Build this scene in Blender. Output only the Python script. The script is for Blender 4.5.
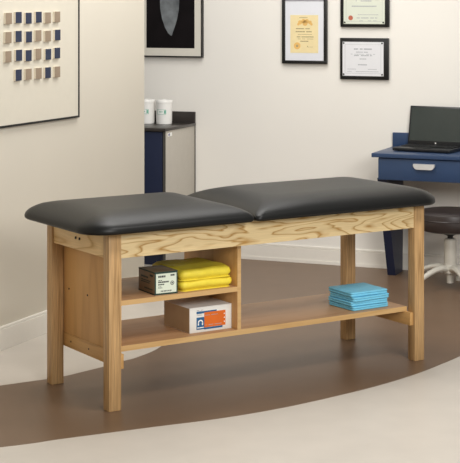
import bpy, bmesh, math, random
from mathutils import Vector, Matrix, noise

# ------------------------------------------------------------------ camera, light, exposure
scene = bpy.context.scene
for o in list(bpy.data.objects):
    bpy.data.objects.remove(o, do_unlink=True)
C = scene.collection

cam_data = bpy.data.cameras.new('camera')
cam = bpy.data.objects.new('camera', cam_data)
C.objects.link(cam)
cam_data.sensor_fit = 'HORIZONTAL'
cam_data.sensor_width = 36.0
cam_data.lens = 36.0 * 1506 / 460
cam_data.shift_y = -228.5 / 460
cam_data.clip_start = 0.1
cam.location = (0, 0, 1.65)
cam.rotation_euler = (math.pi / 2, 0, 0)
scene.camera = cam

scene.view_settings.view_transform = 'Standard'
scene.view_settings.look = 'None'
scene.view_settings.gamma = 1.0
scene.view_settings.exposure = -0.08

world = bpy.data.worlds.new('world')
scene.world = world
world.use_nodes = True
bg = world.node_tree.nodes['Background']
bg.inputs['Color'].default_value = (1.0, 0.985, 0.96, 1)
bg.inputs['Strength'].default_value = 0.23


def area(name, loc, target, sx, sy, power, color):
    d = bpy.data.lights.new(name, 'AREA')
    d.shape = 'RECTANGLE'
    d.size, d.size_y = sx, sy
    d.energy = power
    d.color = color
    o = bpy.data.objects.new(name, d)
    C.objects.link(o)
    o.location = loc
    o.rotation_euler = (Vector(target) - Vector(loc)).to_track_quat('-Z', 'Y').to_euler()
    return o


area('ceiling_panel_light', (-0.1, 7.1, 3.3), (-0.1, 7.1, 0), 1.1, 0.8, 44, (1.0, 0.98, 0.95))
area('ceiling_panel_light', (1.5, 4.9, 3.4), (0.9, 5.6, 0), 1.2, 0.8, 64, (1.0, 0.98, 0.95))
area('ceiling_panel_light', (0.2, 8.4, 3.1), (0.2, 8.7, 0), 1.6, 0.8, 30, (1.0, 0.98, 0.95))
area('wall_fill_light', (2.2, 1.0, 2.9), (-0.1, 8.4, 1.3), 2.6, 1.6, 220, (1.0, 0.99, 0.97))  # unseen fill lamp, added at front right to brighten the walls


# ------------------------------------------------------------------ helpers
def hexc(h):
    h = h.lstrip('#')
    out = []
    for i in (0, 2, 4):
        c = int(h[i:i + 2], 16) / 255
        out.append(c / 12.92 if c <= 0.04045 else ((c + 0.055) / 1.055) ** 2.4)
    return (*out, 1.0)


def new_mat(name):
    m = bpy.data.materials.new(name)
    m.use_nodes = True
    return m, m.node_tree.nodes, m.node_tree.links, m.node_tree.nodes['Principled BSDF']


def plain(name, color, rough=0.5, metal=0.0, var=0.04, scale=30.0, bump=0.0, bscale=200.0, spec=0.5):
    """plain painted / moulded surface with a slight tone variation and optional fine texture"""
    m, n, l, b = new_mat(name)
    b.inputs['Roughness'].default_value = rough
    b.inputs['Metallic'].default_value = metal
    b.inputs['Specular IOR Level'].default_value = spec
    c = hexc(color)
    tc = n.new('ShaderNodeTexCoord')
    nz = n.new('ShaderNodeTexNoise')
    nz.inputs['Scale'].default_value = scale
    nz.inputs['Detail'].default_value = 3
    l.new(tc.outputs['Object'], nz.inputs['Vector'])
    r = n.new('ShaderNodeValToRGB')
    r.color_ramp.elements[0].position = 0.3
    r.color_ramp.elements[1].position = 0.7
    r.color_ramp.elements[0].color = (*[x * (1 - var) for x in c[:3]], 1)
    r.color_ramp.elements[1].color = (*[min(1, x * (1 + var)) for x in c[:3]], 1)
    l.new(nz.outputs['Fac'], r.inputs['Fac'])
    l.new(r.outputs['Color'], b.inputs['Base Color'])
    if bump:
        n2 = n.new('ShaderNodeTexNoise')
        n2.inputs['Scale'].default_value = bscale
        n2.inputs['Detail'].default_value = 2
        l.new(tc.outputs['Object'], n2.inputs['Vector'])
        bp = n.new('ShaderNodeBump')
        bp.inputs['Strength'].default_value = bump
        bp.inputs['Distance'].default_value = 0.002
        l.new(n2.outputs['Fac'], bp.inputs['Height'])
        l.new(bp.outputs['Normal'], b.inputs['Normal'])
    return m


def wood(name, light, dark, axis, rings=9.0, along=1.3, across=7.0, rough=0.42, contrast=1.0, pore=0.10, offset=(0, 0, 0), detail=1.5):
    """ash / oak figure: contour lines of a stretched noise field, plus fine pores along the grain"""
    m, n, l, b = new_mat(name)
    b.inputs['Roughness'].default_value = rough
    b.inputs['Specular IOR Level'].default_value = 0.35
    tc = n.new('ShaderNodeTexCoord')
    inf = n.new('ShaderNodeObjectInfo')
    ad = n.new('ShaderNodeVectorMath'); ad.operation = 'ADD'
    mul = n.new('ShaderNodeVectorMath'); mul.operation = 'SCALE'
    comb = n.new('ShaderNodeCombineXYZ')
    for i in range(3):
        l.new(inf.outputs['Random'], comb.inputs[i])
    l.new(comb.outputs[0], mul.inputs[0]); mul.inputs['Scale'].default_value = 7.3
    l.new(tc.outputs['Object'], ad.inputs[0]); l.new(mul.outputs[0], ad.inputs[1])
    mp = n.new('ShaderNodeMapping')
    s = [across] * 3
    s[axis] = along
    mp.inputs['Scale'].default_value = s
    mp.inputs['Location'].default_value = offset
    l.new(ad.outputs[0], mp.inputs['Vector'])
    nz = n.new('ShaderNodeTexNoise')
    nz.inputs['Scale'].default_value = 1.0
    nz.inputs['Detail'].default_value = detail
    nz.inputs['Roughness'].default_value = 0.4
    nz.inputs['Distortion'].default_value = 0.25
    l.new(mp.outputs[0], nz.inputs['Vector'])
    k = n.new('ShaderNodeMath'); k.operation = 'MULTIPLY'; k.inputs[1].default_value = rings
    l.new(nz.outputs['Fac'], k.inputs[0])
    fr = n.new('ShaderNodeMath'); fr.operation = 'FRACT'
    l.new(k.outputs[0], fr.inputs[0])
    ramp = n.new('ShaderNodeValToRGB')
    e = ramp.color_ramp.elements
    a, d = hexc(light), hexc(dark)
    d = tuple(a[i] + (d[i] - a[i]) * contrast for i in range(3)) + (1,)
    mid = tuple((a[i] * 0.6 + d[i] * 0.4) for i in range(3)) + (1,)
    e[0].position, e[0].color = 0.0, a
    e[1].position, e[1].color = 1.0, a
    x = e.new(0.55); x.color = a
    x = e.new(0.78); x.color = mid
    x = e.new(0.88); x.color = d
    x = e.new(0.96); x.color = mid
    l.new(fr.outputs[0], ramp.inputs['Fac'])
    mp2 = n.new('ShaderNodeMapping')
    s2 = [260.0] * 3
    s2[axis] = 9.0
    mp2.inputs['Scale'].default_value = s2
    l.new(ad.outputs[0], mp2.inputs['Vector'])
    n2 = n.new('ShaderNodeTexNoise')
    n2.inputs['Scale'].default_value = 1.0
    n2.inputs['Detail'].default_value = 2
    l.new(mp2.outputs[0], n2.inputs['Vector'])
    mr = n.new('ShaderNodeMapRange')
    mr.inputs['From Min'].default_value = 0.3
    mr.inputs['From Max'].default_value = 0.7
    mr.inputs['To Min'].default_value = 1 - pore
    mr.inputs['To Max'].default_value = 1 + pore * 0.5
    l.new(n2.outputs['Fac'], mr.inputs['Value'])
    mx = n.new('ShaderNodeVectorMath'); mx.operation = 'SCALE'
    l.new(ramp.outputs['Color'], mx.inputs[0]); l.new(mr.outputs['Result'], mx.inputs['Scale'])
    l.new(mx.outputs[0], b.inputs['Base Color'])
    return m


def mk(name, bm, mats, parent=None, loc=(0, 0, 0), rz=0.0, smooth=True, sharp=35):
    bmesh.ops.recalc_face_normals(bm, faces=bm.faces)
    if smooth:
        lim = math.radians(sharp)
        for f in bm.faces:
            f.smooth = True
        for e in bm.edges:
            if len(e.link_faces) == 2 and e.calc_face_angle(0) > lim:
                e.smooth = False
    me = bpy.data.meshes.new(name)
    bm.to_mesh(me)
    bm.free()
    if not isinstance(mats, (list, tuple)):
        mats = [mats]
    for m in mats:
        me.materials.append(m)
    o = bpy.data.objects.new(name, me)
    C.objects.link(o)
    o.location = loc
    o.rotation_euler = (0, 0, rz)
    if parent is not None:
        o.parent = parent
    return o


def tag(o, label, cat, group=None):
    o['label'] = label
    o['category'] = cat
    if group:
        o['group'] = group
    return o


def thing(name, label, cat, loc=(0, 0, 0), rz=0.0, group=None):
    o = bpy.data.objects.new(name, None)
    o.empty_display_size = 0.1
    C.objects.link(o)
    o.location = loc
    o.rotation_euler = (0, 0, rz)
    return tag(o, label, cat, group)


def struct(o):
    o['kind'] = 'structure'
    return o


def box(bm, x0, x1, y0, y1, z0, z1, bev=0.0, seg=2, mat=0, mtx=None):
    r = bmesh.ops.create_cube(bm, size=1.0)
    vs = r['verts']
    for v in vs:
        v.co = Vector((x0 + (v.co.x + 0.5) * (x1 - x0), y0 + (v.co.y + 0.5) * (y1 - y0), z0 + (v.co.z + 0.5) * (z1 - z0)))
    fs = set(f for v in vs for f in v.link_faces)
    for f in fs:
        f.material_index = mat
    if bev > 0:
        es = list(set(e for v in vs for e in v.link_edges))
        r2 = bmesh.ops.bevel(bm, geom=es, offset=bev, segments=seg, profile=0.5, affect='EDGES')
        vs = list(set(v for f in r2['faces'] for v in f.verts) | set(v for v in vs if v.is_valid))
        for f in r2['faces']:
            f.material_index = mat
    if mtx is not None:
        for v in vs:
            v.co = mtx @ v.co
    return vs


def boxm(x0, x1, y0, y1, z0, z1, bev=0.0, seg=2):
    bm = bmesh.new()
    box(bm, x0, x1, y0, y1, z0, z1, bev, seg)
    return bm


def lathe(bm, prof, seg=32, cx=0, cy=0, mat=0, cap=True):
    rings = []
    for r, z in prof:
        rings.append([bm.verts.new((cx + r * math.cos(2 * math.pi * i / seg), cy + r * math.sin(2 * math.pi * i / seg), z)) for i in range(seg)])
    for a, b in zip(rings, rings[1:]):
        for i in range(seg):
            f = bm.faces.new((a[i], a[(i + 1) % seg], b[(i + 1) % seg], b[i]))
            f.material_index = mat
    if cap:
        for r in (rings[0], rings[-1]):
            f = bm.faces.new(r)
            f.material_index = mat
    return rings


def tube(bm, pts, radii, seg=12, flat=1.0):
    """tapered tube through pts; flat < 1 squashes its height"""
    rings = []
    for i, p in enumerate(pts):
        p = Vector(p)
        t = (Vector(pts[min(i + 1, len(pts) - 1)]) - Vector(pts[max(i - 1, 0)])).normalized()
        s = t.cross(Vector((0, 0, 1)))
        s = s.normalized() if s.length > 1e-4 else Vector((1, 0, 0))
        u = s.cross(t)
        r = radii[i]
        rings.append([bm.verts.new(p + s * r * math.cos(2 * math.pi * k / seg) + u * r * flat * math.sin(2 * math.pi * k / seg)) for k in range(seg)])
    for a, b in zip(rings, rings[1:]):
        for k in range(seg):
            bm.faces.new((a[k], a[(k + 1) % seg], b[(k + 1) % seg], b[k]))
    bm.faces.new(rings[0])
    bm.faces.new(rings[-1])


def rrect(w, d, r, ns=10, nc=6):
    """closed outline of a rounded rectangle, same count for every size; r = one radius or (right end, left end)"""
    rr, rl = r if isinstance(r, tuple) else (r, r)
    lim = min(w / 2, d / 2) - 1e-4
    rr, rl = max(0.0004, min(rr, lim)), max(0.0004, min(rl, lim))
    hx, hy = w / 2, d / 2
    pts = []
    cs = [(hx - rr, hy - rr, 0, rr), (-hx + rl, hy - rl, 90, rl), (-hx + rl, -hy + rl, 180, rl), (hx - rr, -hy + rr, 270, rr)]
    for q in range(4):
        cx, cy, a0, r0 = cs[q]
        for i in range(nc + 1):
            a = math.radians(a0 + 90 * i / nc)
            pts.append((cx + r0 * math.cos(a), cy + r0 * math.sin(a)))
        nx, ny, na, r1 = cs[(q + 1) % 4]
        ex, ey = pts[-1]
        a = math.radians(a0 + 90)
        sx, sy = nx + r1 * math.cos(a), ny + r1 * math.sin(a)
        for i in range(1, ns):
            t = i / ns
            pts.append((ex + (sx - ex) * t, ey + (sy - ey) * t))
    return pts


def pillow(w, d, prof, cr, ns=14, nc=7, ctr=(0, 0)):
    """stack of rounded-rectangle rings: prof = [(inset, z), ...] from the underside over the edge to the middle of the top"""
    bm = bmesh.new()
    rings = []
    for ins, z in prof:
        rings.append([bm.verts.new((ctr[0] + x, ctr[1] + y, z)) for x, y in rrect(w - 2 * ins, d - 2 * ins, tuple(max(q - ins, 0.05) if q > 0.05 else q + ins * 0.15 for q in cr) if isinstance(cr, tuple) else max(cr - ins, 0.002), ns, nc)])
    for a, b in zip(rings, rings[1:]):
        n = len(a)
        for i in range(n):
            bm.faces.new((a[i], a[(i + 1) % n], b[(i + 1) % n], b[i]))
    bm.faces.new(rings[0])
    bm.faces.new(rings[-1])
    return bm


def prism(bm, pts, axis_vec, mat=0):
    """extrude a closed polygon (3D points) along axis_vec"""
    a = [bm.verts.new(p) for p in pts]
    b = [bm.verts.new(Vector(p) + Vector(axis_vec)) for p in pts]
    n = len(a)
    for i in range(n):
        f = bm.faces.new((a[i], a[(i + 1) % n], b[(i + 1) % n], b[i]))
        f.material_index = mat
    f = bm.faces.new(a); f.material_index = mat
    f = bm.faces.new(b); f.material_index = mat


def disc_y(bm, cx, cz, r, y, th=0.0006, seg=20, mat=0):
    prism(bm, [(cx + r * math.cos(2 * math.pi * i / seg), y, cz + r * math.sin(2 * math.pi * i / seg)) for i in range(seg)], (0, -th, 0), mat)


def crom(pts, k=8):
    out = []
    P = [pts[0]] + list(pts) + [pts[-1]]
    for i in range(1, len(P) - 2):
        p0, p1, p2, p3 = [Vector(q) for q in P[i - 1:i + 3]]
        for j in range(k):
            t = j / k
            out.append(0.5 * ((2 * p1) + (p2 - p0) * t + (2 * p0 - 5 * p1 + 4 * p2 - p3) * t * t + (3 * p1 - p0 - 3 * p2 + p3) * t ** 3))
    out.append(Vector(P[-1]))
    return out


# ------------------------------------------------------------------ materials
M = {}
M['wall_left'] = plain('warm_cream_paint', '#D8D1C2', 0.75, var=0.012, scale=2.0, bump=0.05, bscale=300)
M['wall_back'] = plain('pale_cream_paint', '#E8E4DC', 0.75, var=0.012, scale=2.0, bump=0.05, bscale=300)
M['trim'] = plain('white_trim_paint', '#E9E4DA', 0.45, var=0.01)
M['floor'] = plain('cream_sheet_floor', '#C3BBB0', 0.42, var=0.03, scale=6.0, bump=0.02, bscale=120, spec=0.4)
M['floor_brown'] = plain('taupe_sheet_floor', '#6F5844', 0.38, var=0.05, scale=7.0, bump=0.02, bscale=120, spec=0.4)
M['ash_u'] = wood('pale_ash_along', '#E6CD9C', '#B08443', 0, rings=11, along=2.2, across=13.0, detail=2.6)
M['ash_v'] = wood('pale_ash_across', '#E6C590', '#C49A5C', 1, rings=7, along=1.5, across=9.0)
M['ash_leg'] = wood('ash_upright', '#C29C6C', '#9C7649', 2, rings=7, along=0.45, across=24.0, pore=0.28, contrast=0.75)
M['rail'] = wood('shaded_rail_wood', '#C89C62', '#AA7F49', 1, rings=5, along=0.8, across=10.0, contrast=0.7)  # wood darkened so the shadow on the rails is in the colour
M['maple_u'] = wood('maple_board_along', '#B48B65', '#A67C52', 0, rings=4, along=0.7, across=7.0, contrast=0.6, pore=0.06)
M['maple_z'] = wood('maple_board_upright', '#D0A166', '#BA8B52', 2, rings=4, along=0.7, across=6.0, contrast=0.6, pore=0.06)
M['edge'] = wood('maple_edge_band', '#CFA973', '#BA9059', 0, rings=4, along=1.0, across=10.0, contrast=0.5, pore=0.08)
M['vinyl'] = plain('black_vinyl', '#151514', 0.40, var=0.05, scale=40, bump=0.06, bscale=500, spec=0.27)
M['bolt'] = plain('dark_steel', '#2B2622', 0.4, metal=0.6)
M['navy'] = plain('navy_laminate', '#2B4162', 0.38, var=0.03)
M['navy_dark'] = plain('dark_navy_laminate', '#17203A', 0.4, var=0.03)
M['beige_panel'] = plain('putty_laminate', '#B6B0A5', 0.5, var=0.02)
M['grey_edge'] = plain('grey_brown_edge', '#4A4640', 0.5)
M['counter'] = plain('dark_speckled_laminate', '#35302D', 0.28, var=0.25, scale=180)
M['white_plastic'] = plain('white_plastic', '#EDEBE6', 0.35, var=0.01)
M['label_white'] = plain('white_label', '#F3F3EE', 0.5, var=0.01)
M['green_print'] = plain('green_print', '#6FAE98', 0.5)
M['purple_print'] = plain('purple_print', '#5A4C86', 0.5)
M['black_frame'] = plain('black_frame', '#11100F', 0.4)
M['mat_white'] = plain('white_mat_board', '#DCDDE2', 0.6, var=0.01)
M['mat_cream'] = plain('cream_mat_board', '#D5D0C3', 0.6, var=0.01)
M['photo_dark'] = plain('dark_print', '#120E0F', 0.32, var=0.5, scale=5, spec=0.2)
M['petal'] = plain('grey_petal_print', '#6C7072', 0.4, var=0.5, scale=12)
M['parchment'] = plain('yellow_parchment', '#E7D5A4', 0.55, var=0.03)
M['gold_print'] = plain('gold_print', '#E0B468', 0.5, var=0.1)
M['ink'] = plain('brown_ink', '#A3946F', 0.6)
M['ink_grey'] = plain('grey_ink', '#A5A6AA', 0.6)
M['ink_dark'] = plain('dark_ink', '#3A3A3C', 0.6)
M['paper_white'] = plain('white_certificate', '#DEDEE0', 0.4, var=0.01)
M['paper_green'] = plain('pale_green_certificate', '#D5D9C9', 0.4, var=0.01)
M['red_seal'] = plain('red_seal', '#B5624A', 0.5, var=0.1)
M['art_frame'] = plain('thin_black_frame', '#0E0C0B', 0.5)
M['canvas'] = plain('cream_canvas', '#D6CFBF', 0.7, var=0.01)
M['block_side'] = plain('cream_block', '#DCD2BE', 0.65, var=0.02)
M['block_navy'] = plain('navy_block_face', '#232D47', 0.6, var=0.05)
M['block_tan'] = plain('tan_block_face', '#93816D', 0.65, var=0.05)
M['yellow'] = plain('yellow_cloth', '#EDD840', 0.55, var=0.05, scale=60, bump=0.15, bscale=90)
M['blue_cloth'] = plain('sky_blue_cloth', '#78C8E6', 0.6, var=0.05, scale=60, bump=0.12, bscale=160)
M['kraft_box'] = plain('taupe_printed_card', '#8A755B', 0.5, var=0.05)
M['box_green'] = plain('dark_green_card', '#1C3B33', 0.5)
M['mint'] = plain('mint_label', '#DCE5D3', 0.5, var=0.01)
M['carton'] = plain('white_card', '#E4E2DB', 0.55, var=0.01)
M['carton_shaded'] = plain('shaded_white_card', '#B79C77', 0.6, var=0.03)  # tan tint paints in the shade on the white carton's left side
M['orange'] = plain('orange_label', '#D9691A', 0.5, var=0.03)
M['blue_print'] = plain('blue_label', '#1F5C8C', 0.5, var=0.03)
M['laptop'] = plain('black_plastic', '#17181A', 0.35)
M['screen'] = plain('dark_glass_screen', '#27302F', 0.12, var=0.05)
M['keys'] = plain('black_keys', '#0E0F10', 0.5)
M['silver'] = plain('satin_silver', '#D8D8D6', 0.35, metal=0.3)
M['brown_vinyl'] = plain('dark_brown_vinyl', '#332B29', 0.4, var=0.05, bump=0.05, bscale=400)
M['stool_white'] = plain('off_white_enamel', '#C9C4B8', 0.4)
M['black_plastic'] = plain('black_castor_plastic', '#232221', 0.45)

# ------------------------------------------------------------------ the room
struct(mk('floor', boxm(-3.2, 4.2, 1.0, 12.5, -0.08, -0.0008), M['floor']))

front = [(-3.2, 4.85), (-2.4, 5.06), (-1.6, 5.31), (-0.855, 5.595), (-0.644, 5.7), (-0.444, 5.795), (-0.281, 5.872), (-0.118, 5.945), (0.02, 6.017), (0.162, 6.105),
         (0.309, 6.212), (0.463, 6.339), (0.577, 6.438), (0.697, 6.556), (0.797, 6.665), (0.878, 6.763), (0.959, 6.874), (1.049, 7.0), (1.22, 7.27), (1.5, 7.8), (1.9, 8.8)]
back = [(0.0, 9.8), (-0.10, 9.2), (-0.15, 8.5), (-0.19, 8.0), (-0.25, 7.55), (-0.345, 7.194), (-0.43, 7.02), (-0.489, 6.945), (-0.576, 6.832), (-0.621, 6.78),
        (-0.67, 6.725), (-0.73, 6.662), (-0.803, 6.609), (-0.892, 6.556), (-0.992, 6.496), (-1.25, 6.36), (-1.5, 6.25)]
bm = bmesh.new()
loop = [(v.x, v.y) for v in crom([(*p, 0) for p in front], 6)] + [(2.0, 9.1)] + [(v.x, v.y) for v in crom([(*p, 0) for p in back], 6)] + [(-3.2, 5.6)]
prism(bm, [(x, y, -0.0014) for x, y in loop], (0, 0, 0.0014))
bmesh.ops.triangulate(bm, faces=[f for f in bm.faces if len(f.verts) > 4])
o = struct(mk('floor_inlay', bm, M['floor_brown'], smooth=False))

# left wall: runs away from the camera and ends in an outside corner
LW = (-1.072, 7.209, 0)
LA = math.atan2(0.915, 0.404)                      # local x runs along the wall, local -y looks into the room
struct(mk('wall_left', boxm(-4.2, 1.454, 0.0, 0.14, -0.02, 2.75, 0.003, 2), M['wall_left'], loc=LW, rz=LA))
bm = bmesh.new()
box(bm, -4.2, 1.456, -0.014, 0.0, 0.0, 0.098)
box(bm, -4.2, 1.454, -0.010, 0.0, 0.098, 0.112, 0.003)
struct(mk('baseboard_left', bm, M['trim'], loc=LW, rz=LA))
# back wall
BW = (0.0, 9.762, 0)
BA = -math.radians(22.0)
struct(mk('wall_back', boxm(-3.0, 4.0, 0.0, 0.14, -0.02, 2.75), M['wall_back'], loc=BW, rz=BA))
bm = bmesh.new()
box(bm, -0.24, 4.0, -0.016, 0.0, 0.0, 0.020)
box(bm, -0.24, 4.0, -0.012, 0.0, 0.020, 0.092)
box(bm, -0.24, 4.0, -0.009, 0.0, 0.092, 0.108, 0.003)
struct(mk('baseboard_back', bm, M['trim'], loc=BW, rz=BA))


def on_back(a, dn=0.0, z=0.0):
    c, s = math.cos(BA), math.sin(BA)
    return (BW[0] + a * c + dn * s, BW[1] + a * s - dn * c, z)


# ------------------------------------------------------------------ treatment table
TA = math.atan2(0.5424, 0.84)
L_, W_ = 1.650, 0.569
LEGU, LEGV = 0.057, 0.050


def tbl(u, v, z=0.0):
    return (-0.4875 + 0.84 * u - 0.5424 * v, 6.068 + 0.5424 * u + 0.84 * v, z)


OU, OV = L_ / 2, W_ / 2
table = thing('treatment_table', 'long wooden treatment table with black padded top and open shelves', 'treatment table', tbl(OU, OV), TA)


def tpart(name, bm, mat, cu, cv, cz, parent=table, sharp=35):
    """part whose mesh is given in table coordinates (u, v, z); its origin goes to (cu, cv, cz)"""
    off = Vector((cu, cv, cz))
    for v in bm.verts:
        v.co -= off
    return mk(name, bm, mat, parent, (cu - OU, cv - OV, cz), sharp=sharp)


for u0, v0 in ((0, 0), (L_ - LEGU, 0), (0, W_ - LEGV), (L_ - LEGU, W_ - LEGV)):
    tpart('leg', boxm(u0, u0 + LEGU, v0, v0 + LEGV, 0, 0.722, 0.003), M['ash_leg'], u0 + LEGU / 2, v0 + LEGV / 2, 0.36)
tpart('apron', boxm(LEGU, L_ - LEGU, 0.006, 0.028, 0.614, 0.722, 0.002), M['ash_u'], OU, 0.017, 0.668)['label'] = 'pale ash front rail with bold grain'
tpart('apron', boxm(LEGU, L_ - LEGU, W_ - 0.028, W_ - 0.006, 0.614, 0.722, 0.002), M['ash_u'], OU, W_ - 0.017, 0.668)
tpart('apron', boxm(0.008, 0.030, LEGV, W_ - LEGV, 0.614, 0.722, 0.002), M['ash_v'], 0.019, OV, 0.668)
tpart('apron', boxm(L_ - 0.030, L_ - 0.008, LEGV, W_ - LEGV, 0.614, 0.722, 0.002), M['ash_v'], L_ - 0.019, OV, 0.668)
# cross rails under the shelf
for u0, u1, bu in ((LEGU, LEGU + 0.018, LEGU), (L_ - LEGU - 0.018, L_ - LEGU, L_ - LEGU - 0.018)):
    r = tpart('cross_rail', boxm(u0, u1, 0.012, W_ - 0.012, 0.164, 0.224, 0.002), M['rail'], (u0 + u1) / 2, OV, 0.194)
    for vv in (0.285, 0.45):
        bm = bmesh.new()
        prism(bm, [(0, 0.0036 * math.cos(2 * math.pi * i / 12), 0.0036 * math.sin(2 * math.pi * i / 12)) for i in range(12)], (-0.0018, 0, 0))
        mk('bolt', bm, M['bolt'], r, (-0.009, vv - OV, 0))
# shelves, end panel, divider
def board(name, u0, u1, v0, v1, z0, z1, mat):
    s = tpart(name, boxm(u0, u1, v0, v1, z0, z1, 0.0015), mat, (u0 + u1) / 2, (v0 + v1) / 2, (z0 + z1) / 2)
    return s
sh = board('lower_shelf', LEGU + 0.0175, L_ - LEGU - 0.004, 0.054, 0.500, 0.224, 0.246, M['maple_u'])
mk('edge_band', boxm(-(L_ - 2 * LEGU) / 2 + 0.0108, (L_ - 2 * LEGU) / 2 - 0.0108, -0.2245, -0.2230, -0.0112, 0.0112), M['edge'], sh)
board('end_panel', LEGU + 0.001, LEGU + 0.017, 0.030, 0.555, 0.2245, 0.700, M['maple_z'])
dv = board('divider', 0.655, 0.673, 0.058, 0.500, 0.246, 0.700, M['maple_z'])
mk('edge_band', boxm(-0.0092, 0.0092, -0.2225, -0.2210, -0.227, 0.227), M['edge'], dv)
sh = board('upper_shelf', LEGU + 0.017, 0.655, 0.058, 0.500, 0.411, 0.431, M['maple_u'])
mk('edge_band', boxm(-0.2905, 0.2905, -0.2225, -0.2210, -0.0102, 0.0102), M['edge'], sh)
# screw heads in the end panel and bolts under the pad
for vv, zz in ((0.298, 0.418), (0.470, 0.418)):
    bm = bmesh.new()
    prism(bm, [(0, 0.0042 * math.cos(2 * math.pi * i / 12), 0.0042 * math.sin(2 * math.pi * i / 12)) for i in range(12)], (-0.0018, 0, 0))
    mk('screw', bm, M['bolt'], table, (LEGU + 0.001 - OU, vv - OV, zz))
for vv in (0.270, 0.305):
    bm = bmesh.new()
    prism(bm, [(0, 0.0035 * math.cos(2 * math.pi * i / 6), 0.006 * math.sin(2 * math.pi * i / 6)) for i in range(6)], (-0.006, 0, 0))
    mk('bolt', bm, M['bolt'], table, (0.008 - OU, vv - OV, 0.664))


def cushion(name, u0, u1, v0, v1, z0, top, seam):
    w, d = u1 - u0, v1 - v0
    h = top - z0
    prof = [(0.030, z0), (0.008, z0 + 0.001), (0.002, z0 + 0.006), (0.0, z0 + 0.012), (0.0, z0 + 0.20 * h), (0.002, z0 + 0.27 * h)]
    for k in range(1, 15):
        t = 1 - math.cos(math.pi / 2 * k / 14)
        prof.append((0.002 + 0.190 * t, z0 + h * (0.27 + 0.73 * (1 - (1 - t) ** 2) ** 0.62)))
    prof.append((d / 2 - 0.02, z0 + h))
    bm = pillow(w, d, prof, (0.025, 0.125) if seam > 0 else (0.11, 0.025), 18, 12, ((u0 + u1) / 2, (v0 + v1) / 2))
    for v in bm.verts:                       # the seam between the two pads runs slightly askew
        sk = 1 - min(1, max(0, (v.co.x - u0) / 0.32)) if seam < 0 else 0
        v.co.z -= 0.020 * sk * sk * (v.co.z - z0) / h          # the body pad thins towards the seam
        k = (v.co.x - (u1 - 0.2)) / 0.2 if seam > 0 else ((u0 + 0.2) - v.co.x) / 0.2
        v.co.x += 0.046 * min(1, max(0, k)) * (v.co.y - (v0 + v1) / 2) / d
    return tpart(name, bm, M['vinyl'], (u0 + u1) / 2, (v0 + v1) / 2, z0, sharp=70)


cushion('head_cushion', -0.120, 0.690, -0.072, 0.638, 0.7225, 0.801, 1)
cushion('body_cushion', 0.693, 1.714, -0.072, 0.638, 0.7225, 0.808, -1)


# ------------------------------------------------------------------ things on the shelves
def dashes(bm, x0, x1, z, h, y, rng, density=0.8, th=0.0004, mat=0, lo=0.004, hi=0.014):
    """one row of small printed strokes on a face that looks along -y"""
    x = x0
    while x < x1:
        w = min(rng.uniform(lo, hi), x1 - x)
        if rng.random() < density and w > 0.001:
            box(bm, x, x + w, y - th, y, z - h / 2, z + h / 2, mat=mat)
        x += w + rng.uniform(0.15, 0.35) * lo


rng = random.Random(4)
# small taupe glove carton with a mint label on its end
gb = thing('glove_box', 'small taupe and dark green glove carton with pale printed end label on upper shelf', 'box', tbl(0.316, 0.152, 0.431), TA - math.radians(3))
GW, GD, GH = 0.108, 0.150, 0.096
mk('carton', boxm(-GW / 2, GW / 2, -GD / 2, GD / 2, 0, GH, 0.0012), M['kraft_box'], gb)
bm = boxm(-GW / 2 + 0.0003, GW / 2 - 0.0003, -GD / 2 - 0.0006, -GD / 2 + 0.006, 0.0003, GH - 0.0003)
for s in (-1, 1):
    box(bm, s * GW / 2 - 0.0004, s * GW / 2 + 0.0004, -GD / 2, GD / 2, GH - 0.006, GH + 0.0002)
    box(bm, s * GW / 2 - 0.0004, s * GW / 2 + 0.0004, -GD / 2, GD / 2, 0.0, 0.005)
mk('border', bm, M['box_green'], gb)
bm = boxm(-GW / 2 + 0.006, GW / 2 - 0.006, -GD / 2 - 0.0012, -GD / 2 - 0.0005, 0.007, GH - 0.008)
lab = mk('end_label', bm, M['mint'], gb)
yl = -GD / 2 - 0.0012
bm = bmesh.new()
dashes(bm, -0.038, -0.004, 0.076, 0.008, yl, rng, 1.0, lo=0.006, hi=0.010)
dashes(bm, 0.020, 0.041, 0.079, 0.007, yl, rng, 1.0, lo=0.006, hi=0.010)
dashes(bm, -0.038, -0.020, 0.060, 0.003, yl, rng, 1.0)
dashes(bm, -0.038, 0.012, 0.053, 0.006, yl, rng, 1.0, lo=0.005, hi=0.009)
dashes(bm, -0.038, -0.010, 0.043, 0.005, yl, rng, 1.0, lo=0.005, hi=0.009)
dashes(bm, -0.038, -0.015, 0.034, 0.002, yl, rng, 0.8)
dashes(bm, -0.038, -0.018, 0.029, 0.002, yl, rng, 0.8)
for i in range(15):
    box(bm, -0.026 + i * 0.0035, -0.026 + i * 0.0035 + rng.choice((0.0012, 0.0022)), yl - 0.0004, yl, 0.012, 0.018)
n = 20
ring = [((math.cos(2 * math.pi * i / n)), (math.sin(2 * math.pi * i / n))) for i in range(n)]
for i in range(n):
    a, b = ring[i], ring[(i + 1) % n]
    f = bm.faces.new([bm.verts.new((0.028 + q[0] * r, yl - 0.0004, 0.046 + q[1] * r)) for q, r in ((a, 0.009), (b, 0.009), (b, 0.0065), (a, 0.0065))])
box(bm, 0.0245, 0.0315, yl - 0.0004, yl, 0.043, 0.049)
mk('print', bm, M['ink_dark'], lab)
bm = bmesh.new()
ys = -GW / 2
for z, x0, x1, h in ((0.066, -0.05, 0.01, 0.007), (0.052, -0.05, 0.03, 0.004), (0.044, -0.05, 0.02, 0.004), (0.020, -0.02, 0.055, 0.005), (0.078, 0.030, 0.055, 0.008)):
    x = x0
    while x < x1:
        w = rng.uniform(0.004, 0.009)
        box(bm, ys - 0.0005, ys, -x - w, -x, z - h / 2, z + h / 2)
        x += w + 0.002
mk('side_print', bm, M['box_green'], gb)


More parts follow.
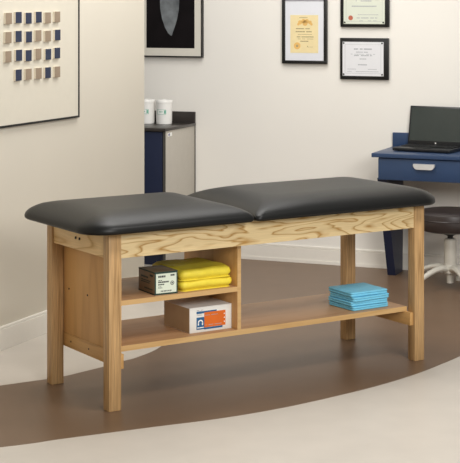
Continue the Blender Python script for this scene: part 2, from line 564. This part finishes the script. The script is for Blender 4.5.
def cloth_slab(w, d, h, seed, cr, amp, edge=0.5, layers=2):
    """folded cloth: rounded slab whose rim shows the layers of the fold, softly rumpled"""
    prof = [(0.02, 0.0), (0.004, 0.0)]
    for k in range(layers):
        z0, z1 = h * k / layers, h * (k + 1) / layers
        for t, ins in ((0.10, 0.55), (0.30, 0.1), (0.55, 0.0), (0.8, 0.18), (0.97, 0.75)):
            prof.append((edge * ins * (h / layers), z0 + (z1 - z0) * t))
    t = h
    prof += [(edge * (h / layers) * 1.6, t), (0.02, t * 1.01), (0.035, t * 1.01), (0.055, t * 1.01), (min(w, d) / 2 - 0.012, t)]
    bm = pillow(w, d, prof, cr, 16, 4)
    sv = Vector((seed * 3.7, seed * 1.9, seed * 5.1))
    for v in bm.verts:
        p = v.co.copy()
        k = min(1.0, max(0.0, p.z / h))
        q = noise.noise_vector(Vector((p.x * 14, p.y * 14, p.z * 30)) + sv)
        q2 = noise.noise_vector(Vector((p.x * 45, p.y * 45, p.z * 60)) + sv)
        dd = q * amp + q2 * amp * 0.35
        v.co.x += dd.x
        v.co.y += dd.y
        v.co.z += dd.z * k * 0.8
        if v.co.z < 0:
            v.co.z = 0
    return bm


# two yellow gowns, the topmost slightly askew
YC = tbl(0.519, 0.215, 0.431)
YL = ['lower of the two folded yellow gowns in the cubby, directly on the upper shelf', 'upper of the two folded yellow gowns in the cubby, lying on the other']
for k, (dx, rz, w) in enumerate(((0.0, 0.0, 0.262), (-0.002, 0.008, 0.256))):
    o = mk('folded_gown', cloth_slab(w, 0.275, 0.0425 + 0.004 * k, 11 + k, 0.026, 0.0055, 0.5, 1), M['yellow'], loc=(YC[0] + dx, YC[1], 0.431 + 0.0440 * k), rz=TA + rz, sharp=60)
    tag(o, YL[k], 'gown', 'folded yellow gowns in the cubby')

# white carton with the orange label
CW, CD, CH = 0.212, 0.215, 0.107
cu0 = 0.441
wb = thing('supply_box', 'white cardboard box with orange and blue label on lower shelf beside divider', 'box', tbl(cu0 + CW / 2, 0.100 + CD / 2, 0.246), TA)
bm = boxm(-CW / 2, CW / 2, -CD / 2, CD / 2, 0, CH, 0.0015)
mk('carton', bm, M['carton'], wb)
bm = boxm(-CW / 2 - 0.0005, -CW / 2 + 0.0002, -CD / 2 + 0.002, CD / 2 - 0.002, 0.002, CH - 0.002)  # thin sheet over the carton's left face, carries its painted shade
mk('side_panel', bm, M['carton_shaded'], wb)['label'] = 'side of the white carton painted darker as shade'
yf = -CD / 2
LX = 0.000
bm = bmesh.new()
box(bm, -0.126 / 2 - 0.0, 0.026, yf - 0.0005, yf, 0.080, 0.089)          # blue bar at the top
box(bm, -0.063, -0.029, yf - 0.0005, yf, 0.012, 0.064)                   # blue field with the mark
box(bm, -0.029, 0.052, yf - 0.0005, yf, 0.010, 0.018)
box(bm, -0.029, 0.000, yf - 0.0005, yf, 0.064, 0.080)
lb = mk('blue_label', bm, M['blue_print'], wb, (LX, 0, 0))
bm = boxm(-0.029, 0.065, yf - 0.0010, yf - 0.0004, 0.019, 0.083)
og = mk('orange_label', bm, M['orange'], wb, (LX, 0, 0))
bm = bmesh.new()
pts = []
for i in range(13):                                                       # white hook shaped mark
    a = math.radians(200 - 220 * i / 12)
    pts.append((a))
for i in range(12):
    q = []
    for a, r in ((pts[i], 0.0115), (pts[i + 1], 0.0115), (pts[i + 1], 0.0065), (pts[i], 0.0065)):
        q.append(bm.verts.new((-0.046 + r * math.cos(a), yf - 0.0009, 0.042 + r * math.sin(a))))
    bm.faces.new(q)
box(bm, -0.0575, -0.0525, yf - 0.0009, yf - 0.0005, 0.030, 0.043)
box(bm, -0.0395, -0.0345, yf - 0.0009, yf - 0.0005, 0.030, 0.043)
mk('emblem', bm, M['label_white'], lb)
bm = bmesh.new()
dashes(bm, -0.060, -0.032, 0.020, 0.004, yf - 0.0005, rng, 1.0)
mk('print', bm, M['label_white'], lb)
for z in (0.068, 0.051, 0.034):
    bm = bmesh.new()
    disc_y(bm, 0.060, z, 0.0026, yf - 0.0010, 0.0003, 10)
    mk('dot', bm, M['label_white'], og)
bm = bmesh.new()
for z, x1 in ((0.094, -0.033), (0.089, -0.040), (0.084, -0.036), (0.079, -0.040), (0.073, -0.036)):
    dashes(bm, -0.062, x1, z, 0.0025, yf, rng, 0.9, lo=0.003, hi=0.007)
mk('small_print', bm, M['ink_grey'], lb)
bm = bmesh.new()
dashes(bm, -0.026, 0.030, 0.070, 0.0022, yf - 0.0010, rng, 0.8, lo=0.003, hi=0.007)
dashes(bm, -0.024, 0.050, 0.028, 0.0022, yf - 0.0010, rng, 0.8, lo=0.003, hi=0.007)
mk('small_print', bm, M['ink_grey'], og)

for q in (lb, og):
    q.scale = (1.14, 1, 1.0)

# blue folded cloths: a pile of four
BL = ['lowest light blue folded cloth in the pile, flat on the lower shelf', 'second light blue folded cloth from the bottom of the pile',
      'third light blue folded cloth from the bottom of the pile', 'topmost light blue folded cloth of the pile on the lower shelf']
z = 0.246
for k, (dx, dy, rz, h) in enumerate(((0, 0, 0.02, 0.0190), (-0.004, 0.003, -0.02, 0.0195), (0.002, -0.002, 0.015, 0.020), (-0.002, 0.004, -0.025, 0.0205))):
    p = tbl(1.411 + dx, 0.186 + dy)
    o = mk('folded_cloth', cloth_slab(0.210, 0.190, h, 31 + k, 0.012, 0.0022, 0.5, 2), M['blue_cloth'], loc=(p[0], p[1], z), rz=TA + rz, sharp=60)
    tag(o, BL[k], 'cloth', 'light blue folded cloths on the lower shelf')
    z += h + 0.0012

# ------------------------------------------------------------------ relief art on the left wall
art = thing('relief_wall_art', 'cream relief panel with navy and tan blocks, thin black frame, left wall', 'wall art',
            (LW[0] + 0.235 * math.cos(LA), LW[1] + 0.235 * math.sin(LA), 1.056), LA)
A0, A1, AH = -0.46, 0.449, 0.78
mk('canvas', boxm(A0 + 0.008, A1 - 0.008, -0.012, -0.002, 0.008, AH - 0.008), M['canvas'], art)
bm = bmesh.new()
box(bm, A0, A1, -0.016, -0.001, 0.0, 0.010); box(bm, A0, A1, -0.016, -0.001, AH - 0.010, AH)
box(bm, A0, A0 + 0.010, -0.016, -0.001, 0.010, AH - 0.010); box(bm, A1 - 0.010, A1, -0.016, -0.001, 0.010, AH - 0.010)
mk('frame', bm, M['art_frame'], art)
rows = ['tnnntt', 'tnnttn', 'tnntnn', '.nttnt']
for r, row in enumerate(rows):
    for c, ch in enumerate(row):
        if ch == '.':
            continue
        s = 0.024 + 0.0918 * c - 0.274 + (0.003 if (r + c) % 3 == 0 else 0)
        z = 1.576 - 0.0913 * r - 1.056 + (0.004 if c % 2 and r != 3 else 0)
        bm = boxm(-0.028, 0.028, -0.023, -0.012, -0.027, 0.027)
        for f in bm.faces:
            if f.calc_center_median().y < -0.0225:
                f.material_index = 1
        mk('relief_block', bm, [M['block_side'], M['block_navy'] if ch == 'n' else M['block_tan']], art, (s, 0, z), smooth=False)['label'] = \
            'navy faced block' if ch == 'n' else 'tan faced block'


# ------------------------------------------------------------------ frames on the back wall (local x along the wall, -y into the room)
def frame_ring(x0, x1, z0, z1, w, d):
    bm = bmesh.new()
    box(bm, x0, x1, -d, 0, z0, z0 + w, 0.0015); box(bm, x0, x1, -d, 0, z1 - w, z1, 0.0015)
    box(bm, x0, x0 + w, -d, 0, z0 + w, z1 - w, 0.0015); box(bm, x1 - w, x1, -d, 0, z0 + w, z1 - w, 0.0015)
    return bm


# picture behind the corner
pic = thing('framed_picture', 'large framed dark picture of a pale petal above the counter', 'picture', on_back(-0.414, 0.002, 1.295), BA)
PW, PH = 0.231, 0.72
mk('frame', frame_ring(-PW, PW, 0, PH, 0.008, 0.030), M['black_frame'], pic)
mk('mat_board', boxm(-PW + 0.007, PW - 0.007, -0.022, -0.002, 0.007, PH - 0.007), M['mat_cream'], pic)
pr = mk('print', boxm(-0.172, 0.174, -0.0228, -0.0220, 0.059, PH - 0.06), M['photo_dark'], pic)
bm = bmesh.new()
edge = [(0.012, 0.140), (0.020, 0.165), (0.034, 0.20), (0.050, 0.25), (0.062, 0.31), (0.066, 0.38), (0.060, 0.45), (0.040, 0.53), (0.005, 0.58),
        (-0.035, 0.55), (-0.062, 0.48), (-0.074, 0.40), (-0.072, 0.32), (-0.058, 0.25), (-0.038, 0.195), (-0.015, 0.158), (0.002, 0.142)]
prism(bm, [(x, -0.0228, z) for x, z in edge], (0, -0.0004, 0))
mk('petal', bm, M['petal'], pr, smooth=False)

# tall gold diploma
dip = thing('framed_diploma', 'tall black framed diploma of yellow parchment with wide white mat', 'diploma', on_back(0.517, 0.002, 1.265), BA)
mk('frame', frame_ring(-0.150, 0.150, 0, 0.425, 0.020, 0.024), M['black_frame'], dip)
mk('mat_board', boxm(-0.132, 0.132, -0.014, -0.002, 0.018, 0.407), M['mat_white'], dip)
pa = mk('parchment', boxm(-0.096, 0.091, -0.0148, -0.0138, 0.068, 0.309), M['parchment'], dip)
yp = -0.0148
bm = bmesh.new()
rng = random.Random(9)
for z, x0, x1, h in ((0.222, -0.058, 0.035, 0.006), (0.203, -0.060, 0.063, 0.007), (0.186, -0.045, 0.050, 0.003), (0.170, -0.058, 0.060, 0.006),
                     (0.157, -0.045, 0.058, 0.003), (0.142, -0.028, 0.025, 0.006), (0.110, 0.0, 0.022, 0.006), (0.106, 0.02, 0.055, 0.002), (0.292, -0.035, 0.045, 0.004)):
    dashes(bm, x0, x1, z, h, yp, rng, 0.9, lo=0.004, hi=0.011)
mk('lettering', bm, M['ink'], pa)
bm = bmesh.new()
disc_y(bm, -0.050, 0.113, 0.022, yp, 0.0008, 24)
se = mk('gold_seal', bm, M['gold_print'], pa)
bm = bmesh.new()
for cx, cz, r in ((-0.03, 0.262, 0.014), (-0.008, 0.270, 0.014), (0.015, 0.270, 0.014), (0.036, 0.262, 0.012), (0.003, 0.258, 0.018), (-0.042, 0.250, 0.008), (0.046, 0.250, 0.008)):
    disc_y(bm, cx, cz, r, yp, 0.0004, 14)
mk('crest', bm, M['gold_print'], pa)
bm = bmesh.new()
disc_y(bm, -0.050, 0.112, 0.008, yp - 0.0008, 0.0004, 12)
mk('seal_emblem', bm, M['ink'], se)


def plaque(label, a0, a1, z0, z1, px0, px1, pz0, pz1, paper, seal, lines, seed):
    a = (a0 + a1) / 2
    t = thing('certificate_plaque', label, 'certificate', on_back(a, 0.002, z0), BA)
    mk('backing_board', boxm(a0 - a, a1 - a, -0.020, 0, 0, z1 - z0, 0.002), M['black_frame'], t)
    p = mk('certificate', boxm(px0 - a, px1 - a, -0.0235, -0.020, pz0 - z0, pz1 - z0), paper, t)
    rr = random.Random(seed)
    bm = bmesh.new()
    for zf, x0, x1, h in lines:
        dashes(bm, px0 - a + x0 * (px1 - px0), px0 - a + x1 * (px1 - px0), pz0 - z0 + zf * (pz1 - pz0), h, -0.0235, rr, 0.9, lo=0.004, hi=0.012)
    b = 0.016
    x0, x1, y0, y1 = px0 - a + b, px1 - a - b, pz0 - z0 + b, pz1 - z0 - b
    for q in ((x0, x1, y0, y0 + 0.0012), (x0, x1, y1 - 0.0012, y1), (x0, x0 + 0.0012, y0, y1), (x1 - 0.0012, x1, y0, y1)):
        box(bm, q[0], q[1], -0.0238, -0.0235, q[2], q[3])
    mk('lettering', bm, M['ink_grey'], p)
    for sx in (px0 + 0.008, px1 - 0.009):
        for sz in (pz0 + 0.010, pz1 - 0.008):
            bm = bmesh.new()
            disc_y(bm, 0, 0, 0.0052, 0, 0.004, 12)
            mk('screw', bm, M['black_frame'], t, (sx - a, -0.0235, sz - z0))
    if seal:
        bm = bmesh.new()
        disc_y(bm, 0, 0, 0.015, 0, 0.0008, 24)
        mk('seal', bm, M['red_seal'], p, (seal[0] - a, -0.0235, seal[1] - z0))
    return t


plaque('upper of two black certificate plaques, cut by the frame, with red seal', 0.756, 1.072, 1.500, 1.762, 0.779, 1.046, 1.519, 1.741, M['paper_green'], (0.825, 1.557),
       ((0.17, 0.32, 0.82, 0.005), (0.09, 0.35, 0.52, 0.003), (0.09, 0.6, 0.8, 0.003), (0.26, 0.35, 0.85, 0.003), (0.5, 0.2, 0.8, 0.006), (0.65, 0.3, 0.7, 0.006), (0.8, 0.15, 0.85, 0.012)), 3)
plaque('lower of two black certificate plaques, with white paper and no seal', 0.754, 1.069, 1.172, 1.431, 0.772, 1.038, 1.194, 1.407, M['paper_white'], None,
       ((0.79, 0.28, 0.72, 0.008), (0.70, 0.33, 0.62, 0.005), (0.64, 0.2, 0.8, 0.003), (0.60, 0.25, 0.72, 0.006), (0.50, 0.42, 0.58, 0.005), (0.33, 0.38, 0.6, 0.006),
        (0.2, 0.12, 0.35, 0.003), (0.2, 0.62, 0.88, 0.003), (0.13, 0.12, 0.88, 0.003)), 5)

# ------------------------------------------------------------------ counter cabinet in the alcove
cab = thing('base_cabinet', 'navy fronted base cabinet with putty side panel in the corner beyond the left wall', 'cabinet', on_back(-0.80, 0.24), BA)
X1, X0 = 0.556, -0.60          # right face of the cabinet lies at a = -0.244
YB, YF = 0.232, -0.235         # back and front
mk('body', boxm(X0, X1 - 0.016, YF + 0.02, YB, 0.08, 0.848), M['beige_panel'], cab)
mk('plinth', boxm(X0, X1 - 0.02, YF + 0.05, YB, -0.0008, 0.08), M['navy_dark'], cab)
sp = mk('side_panel', boxm(X1 - 0.016, X1, YF + 0.004, YB, -0.0008, 0.848, 0.001), M['beige_panel'], cab)
sp['label'] = 'putty coloured side panel'
mk('scribe', boxm(X1 - 0.004, X1 + 0.003, YB - 0.006, YB + 0.004, 0.0, 0.848), M['grey_edge'], sp)
mk('edge_band', boxm(X1 - 0.0165, X1 + 0.0005, YF, YF + 0.0045, 0.0, 0.848), M['grey_edge'], sp)
bm = boxm(X1 + 0.0001, X1 + 0.0010, YF + 0.035, YF + 0.10, 0.812, 0.834)
st = mk('sticker', bm, M['label_white'], sp)
mk('print', boxm(X1 + 0.0009, X1 + 0.0014, YF + 0.045, YF + 0.065, 0.816, 0.830), M['purple_print'], st)
for x0, x1 in ((X0, 0.060), (0.066, X1 - 0.020)):
    d = mk('door', boxm(x0 + 0.002, x1 - 0.002, YF, YF + 0.018, 0.085, 0.842, 0.002), M['navy_dark'], cab)
    bm = bmesh.new()
    hx = x1 - 0.30
    tube(bm, [(hx - 0.05, YF, 0.778), (hx - 0.045, YF - 0.018, 0.778), (hx, YF - 0.024, 0.778), (hx + 0.045, YF - 0.018, 0.778), (hx + 0.05, YF, 0.778)], [0.004] * 5, 8)
    mk('handle', bm, M['black_frame'], d)
# continuous worktop with its upstand
wt = thing('worktop', 'dark speckled worktop with low upstand on the navy cabinet', 'countertop', on_back(-0.80, 0.243, 0.848), BA)
mk('slab', boxm(X0, X1 + 0.006, YF - 0.012, 0.24, 0, 0.0185, 0.003), M['counter'], wt)
mk('upstand', boxm(X0, X1 + 0.004, 0.222, 0.24, 0.0185, 0.091, 0.002), M['counter'], wt)

# two wipes tubs
for k, (px, dn) in enumerate(((-0.389, 0.175), (-0.513, 0.175))):
    lab = ('white plastic wipes tub with green label, rightmost on the dark worktop', 'white plastic wipes tub partly hidden by the wall corner on worktop')[k]
    t = thing('wipes_tub', lab, 'tub', on_back(px, dn, 0.867), BA + 0.12, 'white tubs on the worktop')
    bm = bmesh.new()
    lathe(bm, [(0.048, 0.0), (0.0505, 0.003), (0.0515, 0.02), (0.0530, 0.138), (0.0530, 0.142)], 40)
    mk('body', bm, M['white_plastic'], t)
    bm = bmesh.new()
    lathe(bm, [(0.0545, 0.136), (0.0550, 0.139), (0.0550, 0.151), (0.0525, 0.1555), (0.040, 0.157), (0.014, 0.1575), (0.012, 0.160), (0.008, 0.1605)], 40)
    mk('lid', bm, M['white_plastic'], t)
    bm = bmesh.new()

    def cyl_patch(a0, a1, z0, z1, r, mi=0, n=10):
        vs = []
        for i in range(n + 1):
            a = math.radians(-90 + a0 + (a1 - a0) * i / n)
            vs.append((bm.verts.new((r * math.cos(a), r * math.sin(a), z0)), bm.verts.new((r * math.cos(a), r * math.sin(a), z1))))
        for p, q in zip(vs, vs[1:]):
            f = bm.faces.new((p[0], q[0], q[1], p[1]))
            f.material_index = mi

    cyl_patch(-36, 30, 0.066, 0.096, 0.0536)
    lo = mk('label', bm, M['label_white'], t)
    bm = bmesh.new()
    cyl_patch(-36, 30, 0.0945, 0.0965, 0.0539); cyl_patch(-36, 30, 0.0655, 0.0675, 0.0539)
    cyl_patch(-37, -34, 0.066, 0.096, 0.0539); cyl_patch(28, 31, 0.066, 0.096, 0.0539)
    cyl_patch(16, 28, 0.070, 0.092, 0.0539)
    cyl_patch(-20, -14, 0.078, 0.086, 0.0539); cyl_patch(-10, -4, 0.078, 0.086, 0.0539); cyl_patch(0, 6, 0.078, 0.086, 0.0539)
    mk('label_print', bm, M['green_print'], lo)

# ------------------------------------------------------------------ navy desk
dk = thing('desk', 'navy blue wall desk with one drawer and tapered end leg under the certificates', 'desk', on_back(1.80, 0.24), BA)
D0, D1 = -0.705, 0.70
mk('desktop', boxm(D0, D1, -0.238, 0.238, 0.738, 0.762, 0.002), M['navy'], dk)
mk('upstand', boxm(D0, D1, 0.216, 0.238, 0.762, 0.848, 0.002), M['navy'], dk)
mk('carcass', boxm(D0 + 0.035, D1 - 0.03, -0.205, 0.215, 0.612, 0.738), M['navy_dark'], dk)
dw = mk('drawer', boxm(D0 + 0.037, D0 + 0.69, -0.222, -0.204, 0.606, 0.732, 0.002), M['navy'], dk)
mk('drawer', boxm(D0 + 0.694, D1 - 0.032, -0.222, -0.204, 0.606, 0.732, 0.002), M['navy'], dk)
bm = bmesh.new()
hx, hz = -0.387, 0.692
pts = []
for x, z in ((-0.064, 0.016), (0.064, 0.016), (0.064, 0.004), (0.056, -0.010), (0.044, -0.016), (-0.044, -0.016), (-0.056, -0.010), (-0.064, 0.004)):
    pts.append((hx + x, -0.222, hz + z))
prism(bm, pts, (0, -0.020, 0))
h = mk('handle', bm, M['silver'], dw)
h['label'] = 'satin silver cup pull'
for x0 in (D0 + 0.025, D1 - 0.075):
    bm = bmesh.new()
    prism(bm, [(x0, -0.20, 0.612), (x0, 0.20, 0.612), (x0, 0.18, -0.0005), (x0, 0.02, -0.0005)], (0.05, 0, 0))
    mk('leg', bm, M['navy_dark'], dk, smooth=False)

# laptop, open towards the room
lp = thing('laptop', 'open black laptop with dark screen on the navy desk', 'laptop', on_back(1.37, 0.205, 0.762), BA - 0.12)
LWD = 0.182
ba = mk('base', boxm(-LWD, LWD, -0.125, 0.125, 0.004, 0.022, 0.004), M['laptop'], lp)
for x in (-0.15, 0.15):
    for y in (-0.095, 0.095):
        bm = bmesh.new()
        lathe(bm, [(0.006, 0.0), (0.006, 0.0045)], 10, x, y)
        mk('foot', bm, M['black_plastic'], ba)
bm = bmesh.new()
for r in range(6):
    for c in range(15):
        if r == 0 and 4 <= c <= 9:
            if c == 4:
                box(bm, -0.165 + 4 * 0.0222, -0.165 + 9 * 0.0222 + 0.019, -0.030 + r * 0.0205, -0.030 + r * 0.0205 + 0.017, 0.0235, 0.0265)
            continue
        box(bm, -0.165 + c * 0.0222, -0.165 + c * 0.0222 + 0.019, -0.030 + r * 0.0205, -0.030 + r * 0.0205 + 0.017, 0.0235, 0.0265)
mk('keyboard', bm, M['keys'], ba)
mk('touchpad', boxm(-0.05, 0.05, -0.100, -0.045, 0.0236, 0.0244), M['keys'], ba)
tilt = Matrix.Translation((0, 0.120, 0.020)) @ Matrix.Rotation(-math.radians(12), 4, 'X')
bm = bmesh.new()
box(bm, -LWD, LWD, -0.004, 0.004, 0.0, 0.240, 0.003, mtx=tilt)
lid = mk('lid', bm, M['laptop'], lp)
bm = bmesh.new()
box(bm, -LWD + 0.010, LWD - 0.010, -0.0046, -0.0036, 0.026, 0.230, mtx=tilt)
mk('screen', bm, M['screen'], lid)
bm = bmesh.new()
disc_y(bm, 0, 0.014, 0.0045, -0.004, 0.0005, 16)
for v in bm.verts:
    v.co = tilt @ v.co
mk('emblem', bm, M['silver'], lid)

# ------------------------------------------------------------------ swivel stool
st = thing('swivel_stool', 'round dark brown padded stool on off white five arm base at the desk', 'stool', (1.275, 8.72, 0), 0)
bm = bmesh.new()
R = 0.195
lathe(bm, [(0.10, 0.330), (0.15, 0.332), (0.178, 0.342), (0.190, 0.360), (R, 0.385), (R, 0.418), (0.191, 0.436), (0.178, 0.446), (0.15, 0.452), (0.10, 0.455), (0.03, 0.456)], 56)
mk('seat_cushion', bm, M['brown_vinyl'], st)
bm = bmesh.new()
lathe(bm, [(R + 0.0008, 0.402), (R + 0.0028, 0.405), (R + 0.0008, 0.408)], 56, cap=False)
mk('seam', bm, M['brown_vinyl'], st)
bm = bmesh.new()
lathe(bm, [(0.075, 0.330), (0.06, 0.324), (0.040, 0.312), (0.020, 0.304), (0.016, 0.300), (0.016, 0.285)], 28)
mk('gas_lift', bm, M['black_plastic'], st)
bm = bmesh.new()
lathe(bm, [(0.020, 0.030), (0.022, 0.085), (0.036, 0.10), (0.036, 0.275), (0.033, 0.283), (0.026, 0.288)], 28)
mk('column', bm, M['stool_white'], st)
bmh = bmesh.new()
lathe(bmh, [(0.034, 0.085), (0.042, 0.09), (0.042, 0.128), (0.036, 0.140), (0.034, 0.142)], 28)
hub = mk('hub', bmh, M['stool_white'], st)
for k in range(5):
    a = math.radians(142 + 72 * k)
    ca, sa = math.cos(a), math.sin(a)
    bm = bmesh.new()
    pr = [(0.030, 0.112), (0.07, 0.120), (0.12, 0.112), (0.18, 0.090), (0.235, 0.066), (0.250, 0.062)]
    tube(bm, [(ca * r, sa * r, z) for r, z in pr], [0.026, 0.022, 0.019, 0.017, 0.015, 0.012], 12, 0.85)
    arm = mk('arm', bm, M['stool_white'], st)
    bm = bmesh.new()
    lathe(bm, [(0.013, 0.0), (0.015, 0.004), (0.015, 0.022), (0.008, 0.030), (0.008, 0.062)], 14, ca * 0.242, sa * 0.242)
    mk('foot', bm, M['stool_white'], arm)
